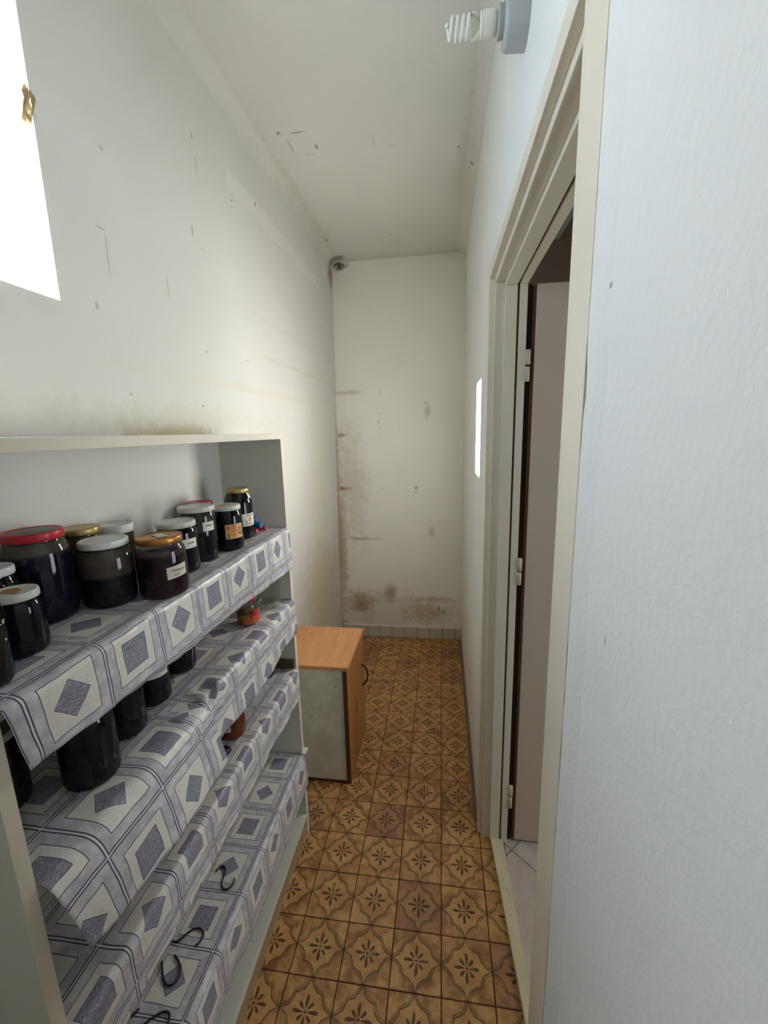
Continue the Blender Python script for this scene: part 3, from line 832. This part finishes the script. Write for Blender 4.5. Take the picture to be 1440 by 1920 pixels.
def jar(label, pos, r, h, lid_r, lid_mat, jam, fill=None, lid_h=0.013, shoulder=0.22, glassm='glass', ribs=False, disc=None, lid_kind='twist', group='preserve jars'):
    t = thing('jar', label, 'jar', pos, group)
    nr = lid_r * 0.955; hb = h - lid_h * .7
    sh = h * shoulder
    zs_ = h - lid_h - sh
    prof = [(0, 0.004), (r * .62, 0.003), (r * .80, 0.0), (r * .90, 0.0012), (r * .97, 0.006), (r, 0.014),
            (r, zs_ * .5), (r, zs_), (lerp(r, nr, .10), zs_ + sh * .28), (lerp(r, nr, .42), zs_ + sh * .58), (lerp(r, nr, .84), zs_ + sh * .80), (nr * .985, zs_ + sh * .9), (nr * .975, h - lid_h * 1.02), (nr * .975, h - .003)]
    fz = (fill if fill else h - lid_h - .004) if jam else 0.0
    if jam:     # the wall up to the fill line shows its contents; above it the glass is clear
        for k_ in range(2, len(prof) - 1):
            (a0, b0), (a1, b1) = prof[k_], prof[k_ + 1]
            if b0 < fz - 1e-6 and b1 > fz + 1e-6:
                prof.insert(k_ + 1, (a0 + (a1 - a0) * (fz - b0) / (b1 - b0), fz)); break
    bm = bmesh.new(); lathe(bm, prof, 44)
    for f in bm.faces: f.material_index = 0 if f.calc_center_median().z > fz else 1
    obj('glass', bm, [M[glassm], M[jam + '_wall'] if jam else M[glassm]], t, True)
    if jam:
        ip = []
        rad = lambda z: None
        g_ = .0022
        inner = [(max(0, a - g_), b + (.0025 if b < .01 else 0)) for a, b in prof]
        out = [(0, 0.0065)]
        for a, b in inner[2:]:
            if b >= fz: break
            out.append((a, max(b, 0.0028)))
        # radius at the fill level
        for (a0, b0), (a1, b1) in zip(inner[2:], inner[3:]):
            if b0 <= fz <= b1:
                tt = (fz - b0) / max(1e-6, b1 - b0); out.append((a0 + (a1 - a0) * tt, fz)); break
        out.append((0, fz))
        bm = bmesh.new(); lathe(bm, out, 40); o = obj('preserve', bm, M[jam], t, True)
    L = lid_r
    if lid_kind == 'twist':
        lp = [(nr * .97, h - lid_h + .001), (L * .985, h - lid_h), (L, h - lid_h + .0012), (L, h - .0035), (L * .985, h - .0012), (L * .95, h - .0002), (L * .90, h), (L * .86, h - .0012), (L * .80, h - .0018), (L * .55, h - .0012), (0, h - .001)]
    else:
        lp = [(nr * .97, h - lid_h + .001), (L * .96, h - lid_h), (L * .97, h - lid_h + .002), (L, h - .003), (L * .985, h - .0008), (L * .95, h), (L * .93, h - .002), (0, h - .002)]
    bm = bmesh.new(); lathe(bm, lp, 48)
    if lid_kind == 'twist':
        for v in bm.verts:      # crimp lugs round the skirt
            rr = math.hypot(v.co.x, v.co.y)
            if rr > L * .97:
                a = math.atan2(v.co.y, v.co.x); k = 1 + .006 * math.sin(a * 18); v.co.x *= k; v.co.y *= k
    ld = obj('lid', bm, M[lid_mat], t, True)
    if disc:
        bm = bmesh.new(); lathe(bm, [(0, h - .0006), (L * .79, h - .0014), (L * .80, h - .0022)], 40); obj('lid_print', bm, M[disc], ld, True)
    return t
def scribble(t, r, ac, zc, width, height, seed, mat, n=9, loops=True):
    """a line of joined-up handwriting"""
    rr = random.Random(seed); pts = []
    for i in range(n * 4):
        u = i / (n * 4 - 1)
        pts.append((-width / 2 + width * u + height * .25 * math.sin(i * 2.1), height * .5 * math.sin(i * 1.57) * rr.uniform(.5, 1.0)))
    p3 = [Vector(p) for p in wrap_pts(pts, r, ac, zc)]
    bm = bmesh.new(); tube(bm, catmull(p3, 3), .00032, 4); return obj('handwriting', bm, mat, t)

cam2 = Vector((CAM.x, CAM.y))
def az_to(p):     # direction (angle) from a jar towards the camera
    return math.atan2(CAM.y - p[1], CAM.x - p[0])
z1, z2, z3 = ZS[1] + .002, ZS[2] + .003, ZS[3] + .002

jar('large dark jar with dull red-rimmed lid, tallest at the left of the top shelf', (-0.702, -0.292, z1), .048, .160, .0435, 'red_lid', 'jam_film_high', disc='lid_grey', lid_h=.015)
p = (-0.714, -0.186, z1)
t = jar('dark jar with dusty gold lid behind the wide white-lidded jar on the top shelf', p, .036, .141, .0335, 'gold', 'jam_brown')
label_patch('label', .036, az_to(p) - .30, az_to(p) + .12, .06, .088, M['paper'], t)
jar('brownish jar with deep white plastic lid, at the back of the top shelf', (-0.711, -0.106, z1), .0355, .130, .0375, 'white_plastic', 'jam_brown', lid_h=.019, lid_kind='plastic')
jar('wide half-full dark jar with smooth white lid, left of the plum-red jar', (-0.641, -0.214, z1), .046, .125, .0412, 'white_lid', 'jam_film', shoulder=.25)
p = (-0.562, -0.164, z1)
t = jar('plum-red jar with worn gold lid and tilted handwritten label, at the top shelf edge', p, .0462, .120, .0418, 'copper_gold', 'jam_plum', fill=.094, shoulder=.24)
a = az_to(p)
label_patch('label', .0462, a + .12, a + 1.02, .040, .064, M['paper'], t, tilt=.004)
text_on('Ommanya', .0462, a + .60, .055, .0075, M['ink'], t, slant=.3, lift=.0012, name='handwriting')
text_on('2021', .0462, a + .52, .0455, .0065, M['ink'], t, slant=.3, lift=.0012, name='handwriting')
bm = bmesh.new(); box(bm, -.016, .022, -.009, .009, .1197, .1203); bmesh.ops.rotate(bm, verts=bm.verts[:], matrix=Matrix.Rotation(-.55, 3, 'Z')); obj('paper_strip', bm, M['paper_white'], t)
p = (-0.615, -0.032, z1); a = az_to(p)
t = jar('black jar with worn white lid and plain strip label, just behind the plum-red jar', p, .044, .121, .0422, 'white_lid_worn', 'jam_black')
label_patch('label', .044, a + .15, a + 1.0, .060, .082, M['paper_white'], t); scribble(t, .044, a + .62, .072, .018, .004, 3, M['ink'])
p = (-0.623, 0.065, z1); a = az_to(p)
t = jar('tall half-empty dark jar with speckled white lid, just before the orange-labelled jar', p, .0445, .139, .0437, 'white_lid_worn', 'jam_film_mid', shoulder=.2)
label_patch('label', .0445, a + .25, a + .95, .078, .101, M['paper_white'], t); scribble(t, .0445, a + .6, .092, .018, .004, 5, M['ink'])
p = (-0.596, 0.165, z1); a = az_to(p)
t = jar('black jar with orange printed label and white lid with tan top, on the top shelf', p, .0400, .124, .0375, 'white_lid', 'jam_black', disc='lid_tan')
label_patch('label', .04, a - .20, a + 1.05, .034, .074, M['orange_paper'], t)
blot('fruit_print', .04, a - .02, .064, .004, .006, M['orange_ink'], t); blot('fruit_print', .04, a + .82, .060, .0045, .007, M['orange_ink'], t)
bm = bmesh.new(); bm.faces.new([bm.verts.new(q) for q in wrap_pts([(-.006, -.0025), (-.003, -.003), (0, -.005), (.003, -.003), (.006, -.0025), (.006, .003), (-.006, .003)], .04, a + .86, .048, .0012)]); obj('emblem', bm, M['navy_ink'], t)
blot('emblem_bar', .04, a + .86, .0485, .004, .001, M['paper_white'], t, lift=.0014)  # small white bar over the emblem
for i, (zz, wd) in enumerate(((.070, .013), (.0665, .011), (.063, .014), (.0595, .012), (.056, .013), (.052, .010), (.047, .012), (.043, .009))):
    scribble(t, .04, a + .36, zz, wd, .0014, 20 + i, M['orange_ink'] if i else M['ink_dark'], n=7)
blot('mark', .04, a - .02, .046, .0022, .0022, M['ink_dark'], t); blot('mark', .04, a - .02, .0395, .002, .003, M['ink_dark'], t)
p = (-0.622, 0.284, z1); a = az_to(p)
t = jar('tall black jar with gold lid and white pumpkin label, last on the top shelf', p, .0415, .154, .0335, 'gold', 'jam_black', shoulder=.24)
label_patch('label', .0415, a + .15, a + 1.35, .040, .078, M['paper_white'], t)
scribble(t, .0415, a + .78, .0725, .026, .0045, 31, M['ink_dark']); scribble(t, .0415, a + .74, .0465, .030, .006, 33, M['ink_dark'], n=7)
blot('pumpkin_print', .0415, a + .80, .060, .0058, .0072, M['yellow_ink'], t); blot('pumpkin_print', .0415, a + .80, .0675, .003, .0012, M['ink_dark'], t, lift=.0014)
blot('berry_print', .0415, a + .48, .055, .002, .002, M['ink_dark'], t)
# white tax strip over the lid shoulder
bm = bmesh.new()
aa = a + .95
ring = [(.0345, .140), (.0385, .134), (.0425, .124)]
vs = [[bm.verts.new((q * math.cos(aa + d), q * math.sin(aa + d), zz)) for d in (-.14, .14)] for q, zz in ring]
for A, B in zip(vs, vs[1:]): bm.faces.new((A[0], A[1], B[1], B[0]))
obj('seal_strip', bm, M['paper_white'], t)
jar('jar with brick-red lid mostly hidden behind the orange-labelled jar', (-0.70, 0.205, z1), .038, .126, .036, 'red_lid', 'jam_black')
jar('short dark jar with white lid marked by brown paper, near end of the top shelf', (-0.626, -0.402, z1), .032, .096, .0295, 'white_lid_worn', 'jam_black', lid_h=.012)
lid = [c for c in bpy.data.objects if c.name.startswith('lid') and c.parent and c.parent.get('label', '').startswith('short dark jar')][0]
bm = bmesh.new(); prism(bm, [(-.012, -.012), (.016, -.010), (.010, .004), (-.004, .010), (-.016, .002)], .0952, .0964); obj('paper_scrap', bm, M['kraft'], lid)
p = (-0.590, -0.487, z1); a = az_to(p)
t = jar('near-black jar with white printed letters, cut by the left edge of the photo', p, .031, .135, .028, 'white_lid', 'jam_black')
text_on('Le', .031, a + .95, .085, .013, M['paper_white'], t, slant=.1)
blot('mark', .031, a + .80, .096, .002, .002, M['kraft'], t); blot('mark', .031, a + 1.0, .060, .002, .0016, M['paper'], t)
jar('dark jar with white lid behind the two nearest jars of the top shelf', (-0.697, -0.374, z1), .0325, .120, .030, 'white_lid', 'jam_black')

# second shelf
def by_edge(px_az, D, r):
    """jar centre at distance D whose right silhouette lies at azimuth px_az"""
    a = px_az - math.asin(r / D)
    return (CAM.x + D * math.sin(a), CAM.y + D * math.cos(a))
def azpx(u, v):
    d = right * ((u - 720) / FPX) + up * (-(v - 960) / FPX) + fwd
    return math.atan2(d.x, d.y)
def hitz(u, v, z):
    d = right * ((u - 720) / FPX) + up * (-(v - 960) / FPX) + fwd
    k = (z - CAM.z) / d.z
    return CAM + d * k
jar('black jar at the near corner of the second shelf, half hidden by the hanging cloth', (-0.700, -0.425, z2), .040, .134, .037, 'lid_grey', 'jam_black')
jar('largest black jar in front on the second shelf, below the hanging cloth', (-0.603, -0.351, z2), .0430, .142, .039, 'white_lid', 'jam_black')
q = by_edge(azpx(281, 1367), .905, .038)
jar('dark brownish jar second from the near end of the second shelf', (*q, z2), .038, .140, .035, 'white_lid', 'jam_black')
q = by_edge(azpx(325, 1308), .985, .036)
t = jar('black jar with cream strip label just under the cloth hem, second shelf', (*q, z2), .036, .125, .034, 'white_lid', 'jam_black'); a = az_to(q)
label_patch('label', .036, a - .35, a + 1.0, .066, .090, M['paper'], t); scribble(t, .036, a + .5, .079, .022, .005, 9, M['ink'])
q = by_edge(azpx(371, 1253), 1.095, .038)
jar('black jar standing alone beyond the labelled jar on the second shelf', (*q, z2), .038, .125, .036, 'white_lid', 'jam_black')
p = (-0.602, 0.243, z2); a = az_to(p)
t = jar('small jar with red and green lid and orange remains, far end of the second shelf', p, .0335, .086, .0285, 'red_lid', 'sediment', fill=.036, shoulder=.30, disc='green_ink')
label_patch('label', .0335, a + .42, a + 1.35, .012, .046, M['red_paper'], t)
label_patch('label_corner', .0335, a + .42, a + .95, .030, .0463, M['red_paper_dark'], t, lift=.0010)
jar('empty greenish glass jar at the far end of the second shelf', (-0.592, 0.364, z2), .044, .150, .039, 'gold', None, glassm='glass_green')
# third shelf
p = (-0.602, 0.090, z3); a = az_to(p)
t = jar('rust-coloured jar with small cream label on the third shelf', p, .0385, .140, .036, 'gold', 'jam_red')
label_patch('label', .0385, a - .75, a - .12, .030, .062, M['paper'], t); scribble(t, .0385, a - .4, .037, .014, .003, 13, M['ink_dark'])
q = by_edge(azpx(514, 1255), 1.42, .038)
jar('black jar under the hem near the far side panel, third shelf', (*q, z3), .038, .120, .036, 'white_lid', 'jam_black')

# ------------------------------------------------------------------ small things on the shelves
def rod(label, p, ang, L, r, mat, end, name, square=False):
    t = thing(name, label, 'rod', p, 'coloured rods stacked on the top shelf', rotz=ang)
    bm = bmesh.new(); lathe(bm, [(0, 0), (r * .85, 0), (r, .0015), (r, L - .0015), (r * .85, L), (0, L)], 8 if square else 20, (0, 0, 0), axis='X')
    if square:
        bmesh.ops.rotate(bm, verts=bm.verts[:], matrix=Matrix.Rotation(math.radians(22.5), 3, 'X'))
    obj('shaft', bm, M[mat], t, not square)
    bm = bmesh.new(); lathe(bm, [(0, L + .0003), (r * .72, L + .0003), (r * .72, L - .001)], 16, (0, 0, 0), axis='X'); obj('end_cap', bm, M[end], t)
    return t
zr = ZS[1] + .0025
rod('red rod with pale round end, front one of the lower pair', (-0.668, 0.352, zr + .008), -.25, .080, .0078, 'red', 'red_end', 'red_rod')
rod('red rod at the back of the lower pair, against the side panel', (-0.672, 0.388, zr + .008), -.15, .095, .0078, 'red', 'red', 'red_rod')
rod('thick blue rod lying across the two red rods', (-0.660, 0.366, zr + .0245), -.3, .085, .0100, 'blue', 'blue', 'blue_rod', True)
rod('short blue rod topmost of the coloured stack', (-0.664, 0.372, zr + .0430), -.35, .070, .0090, 'blue', 'blue', 'blue_rod', True)

# folded black strap on the third shelf
bm = bmesh.new()
pts = []
A_, B_ = Vector((-0.586, 0.006)), Vector((-0.618, -0.112)); dv = (B_ - A_).normalized(); pv = Vector((-dv.y, dv.x))
zb = ZS[3] + .011
for k in range(9):
    an = -math.pi / 2 + math.pi * k / 8
    q = A_ - dv * .012 * math.cos(an) + pv * .0125 * math.sin(an); pts.append((q.x, q.y, zb + .003 * math.sin(an)))
for k in range(9):
    an = math.pi / 2 + math.pi * k / 8
    q = B_ - dv * .012 * math.cos(an) + pv * .0125 * math.sin(an); pts.append((q.x, q.y, zb + .003 * math.sin(an)))
tube(bm, catmull(pts + [pts[0]], 3)[:-1], .0085, 10, closed=True)
tag(obj('strap', bm, M['black'], None, True), 'folded black rubber strap peeking out from under the cloth, third shelf', 'strap')

# wire hooks on the lowest shelf
Z6 = lambda x, y: (220 + x / 4.8, 1540 + y / 4.8)
HK = [('black S-shaped wire hook furthest along the lowest shelf', [(885, 450), (930, 410), (965, 410), (970, 450), (945, 530), (940, 580), (965, 612), (1010, 600), (1045, 555), (1055, 515)]),
      ('black S-shaped wire hook lying crosswise on a square print, second from the far end', [(495, 1080), (530, 1085), (570, 1060), (640, 1000), (700, 965), (750, 970), (775, 1010), (760, 1060), (705, 1125)]),
      ('black wire hook bent like a letter U on a diamond print', [(400, 1260), (405, 1360), (420, 1440), (455, 1478), (510, 1460), (555, 1390), (565, 1320), (545, 1250), (515, 1205)]),
      ('black wire hook at the bottom edge of the photo, nearest of the hooks', [(225, 1845), (270, 1805), (330, 1760), (400, 1720), (450, 1715), (470, 1745), (462, 1800), (440, 1860)]),
      ('black wire hook with only its tip showing from under the third-shelf cloth', [(195, 1682), (150, 1735), (90, 1775), (40, 1770), (20, 1720), (50, 1660)])]
for lab, pl in HK:
    P3 = [hitz(*Z6(*q), ZS[4] + .004) for q in pl]
    bm = bmesh.new(); tube(bm, catmull(P3, 5), .0023, 8)
    tag(obj('wire_hook', bm, M['wire'], None, True), lab, 'hook', 'wire hooks on the lowest shelf')

# white clip at the far corner of the lowest cloth
bm = bmesh.new(); box(bm, -0.535, -0.516, 0.425, 0.458, ZS[4] + .002, ZS[4] + .007, bev=.002)
tag(obj('clip', bm, M['white_plastic']), 'small white clip pinching the far corner of the lowest cloth', 'clip')

# ------------------------------------------------------------------ little cupboard beyond the shelves
cb = thing('bedside_cupboard', 'small beech-veneer cupboard with pale backing board, on the floor beyond the shelf unit', 'cupboard', (0, 0, 0))
CX0, CX1, CY0, CY1, CH = -0.745, -0.422, 0.684, 1.045, 0.585
boxobj('top', (CX0, -0.405, CY0 - .004, CY1 + .004, CH - .018, CH), M['beech_top'], cb, bev=.003)
boxobj('side_panel', (CX0 + .004, CX1, CY0, CY0 + .016, 0.012, CH - .018), M['fibreboard'], cb)
boxobj('side_panel', (CX0 + .004, CX1, CY1 - .016, CY1, 0.0, CH - .018), M['beech_door'], cb)
boxobj('bottom_panel', (CX0 + .004, CX1, CY0 - .001, CY1 - .016, 0.0, 0.016), M['beech_dark'], cb)
boxobj('back_panel', (CX0, CX0 + .006, CY0, CY1, 0.0, CH - .018), M['fibreboard'], cb)
dr = boxobj('door', (CX1 + .001, -0.404, CY0 - .002, CY1 + .002, 0.006, CH - .0195), M['beech_door'], cb, bev=.002)
boxobj('edge_band', (CX1 - .003, -0.406, CY0 - .0045, CY0 - .001, 0.004, CH - .020), M['beech_dark'], dr)
bm = bmesh.new(); box(bm, -0.4055, -0.398, CY0 - .004, CY1 + .004, CH - .018, CH, bev=.006); obj('top_edge', bm, M['beech_top'], cb)
bm = bmesh.new(); tube(bm, catmull([(-0.404, 0.985, .305), (-0.396, 0.985, .308), (-0.380, .985, .33), (-0.372, .985, .36), (-0.378, .985, .39), (-0.394, .985, .412), (-0.404, .985, .415)], 4), .0042, 8); obj('handle', bm, M['black'], dr, True)
bm = bmesh.new(); box(bm, -0.405, -0.4015, .832, .848, .25, .318, bev=.002); obj('lock_plate', bm, M['metal'], dr)
bm = bmesh.new(); lathe(bm, [(0, .0), (.011, 0), (.012, .001), (.011, .0025), (.004, .003), (0, .003)], 18); bmesh.ops.rotate(bm, verts=bm.verts[:], matrix=Matrix.Rotation(math.radians(90), 3, 'X')); bmesh.ops.translate(bm, verts=bm.verts[:], vec=(-0.446, CY0 + .0005, .535)); obj('screw_cap', bm, M['fibreboard'], cb, True)
bm = bmesh.new(); lathe(bm, [(0, .0), (.003, 0), (.003, .0015), (0, .0015)], 10); bmesh.ops.rotate(bm, verts=bm.verts[:], matrix=Matrix.Rotation(math.radians(90), 3, 'X')); bmesh.ops.translate(bm, verts=bm.verts[:], vec=(-0.457, CY0 + .0005, .49)); obj('screw', bm, M['dark_gap'], cb)

# ------------------------------------------------------------------ wall lamp with spiral bulb
LY, LZ = 0.03, 2.300
lamp = thing('wall_lamp', 'grey round lamp holder with bare white spiral bulb, high on the right wall', 'lamp', (XR, LY, LZ))
bm = bmesh.new(); lathe(bm, [(0, .002), (.043, .001), (.043, -.002), (.0410, -.032), (.040, -.037), (.037, -.0405), (.026, -.0412), (0, -.0412)], 48, axis='X'); obj('base', bm, M['porcelain'], lamp, True)
bm = bmesh.new(); lathe(bm, [(.0225, -.040), (.0228, -.046), (.0236, -.0475), (.0236, -.0515), (.022, -.053), (.016, -.053), (0, -.052)], 40, axis='X'); obj('socket', bm, M['porcelain'], lamp, True)
bm = bmesh.new(); lathe(bm, [(0, -.050), (.0125, -.051), (.0145, -.054), (.0178, -.058), (.0188, -.062), (.0188, -.0765), (.0182, -.0778), (.0182, -.0786), (.0187, -.080), (.018, -.083), (.008, -.0836), (0, -.0836)], 40, axis='X')
bulb = obj('bulb', bm, M['ballast'], lamp, True)
bm = bmesh.new(); pts = [(-.082, 0, -.008), (-.086, .003, -.011), (-.091, .008, -.013)]
R_, turns, xs, xe2, N = .0150, 4.6, -.0975, -.1435, 110
for i in range(N + 1):
    t_ = i / N; an = -math.pi / 2 + .6 + t_ * turns * 2 * math.pi
    rad = R_ if t_ < .84 else lerp(R_, .005, (t_ - .84) / .16)
    pts.append((lerp(xs, xe2, t_), rad * math.cos(an), rad * math.sin(an)))
tube(bm, pts, .0033, 8)
obj('glass_tube', bm, M['tube'], bulb, True)
bm = bmesh.new(); tube(bm, catmull([(-.082, 0, .0075), (-.086, -.002, .011), (-.092, -.006, .0137), (-.098, -.009, .0122)], 5), .0032, 8); obj('glass_tube', bm, M['tube'], bulb, True)

# plaster coves where the walls meet the ceiling
def cove(name, side, r):
    bm = bmesh.new(); rows = []
    for i in range(60):
        y = YN + (YB - YN) * i / 59; rr = r * (1 + .25 * noise.noise((y * 2, side, 0)))
        x0 = xl(ZC) if side < 0 else XR
        rows.append([bm.verts.new((x0 - side * rr * (1 - math.sin(a)) + side * .001, y, ZC - rr * (1 - math.cos(a)) + .001)) for a in [math.pi / 2 * k / 8 for k in range(9)]])
    for A, B in zip(rows, rows[1:]):
        for k in range(8): bm.faces.new((A[k], A[k + 1], B[k + 1], B[k]) if side > 0 else (A[k], B[k], B[k + 1], A[k + 1]))
    struct(obj(name, bm, M['ceiling'], None, True))
cove('trim_3', -1, .055); cove('trim_4', 1, .06)

for o in bpy.data.objects:
    if o.type == 'MESH' and not o.data.materials: print('no material', o.name)
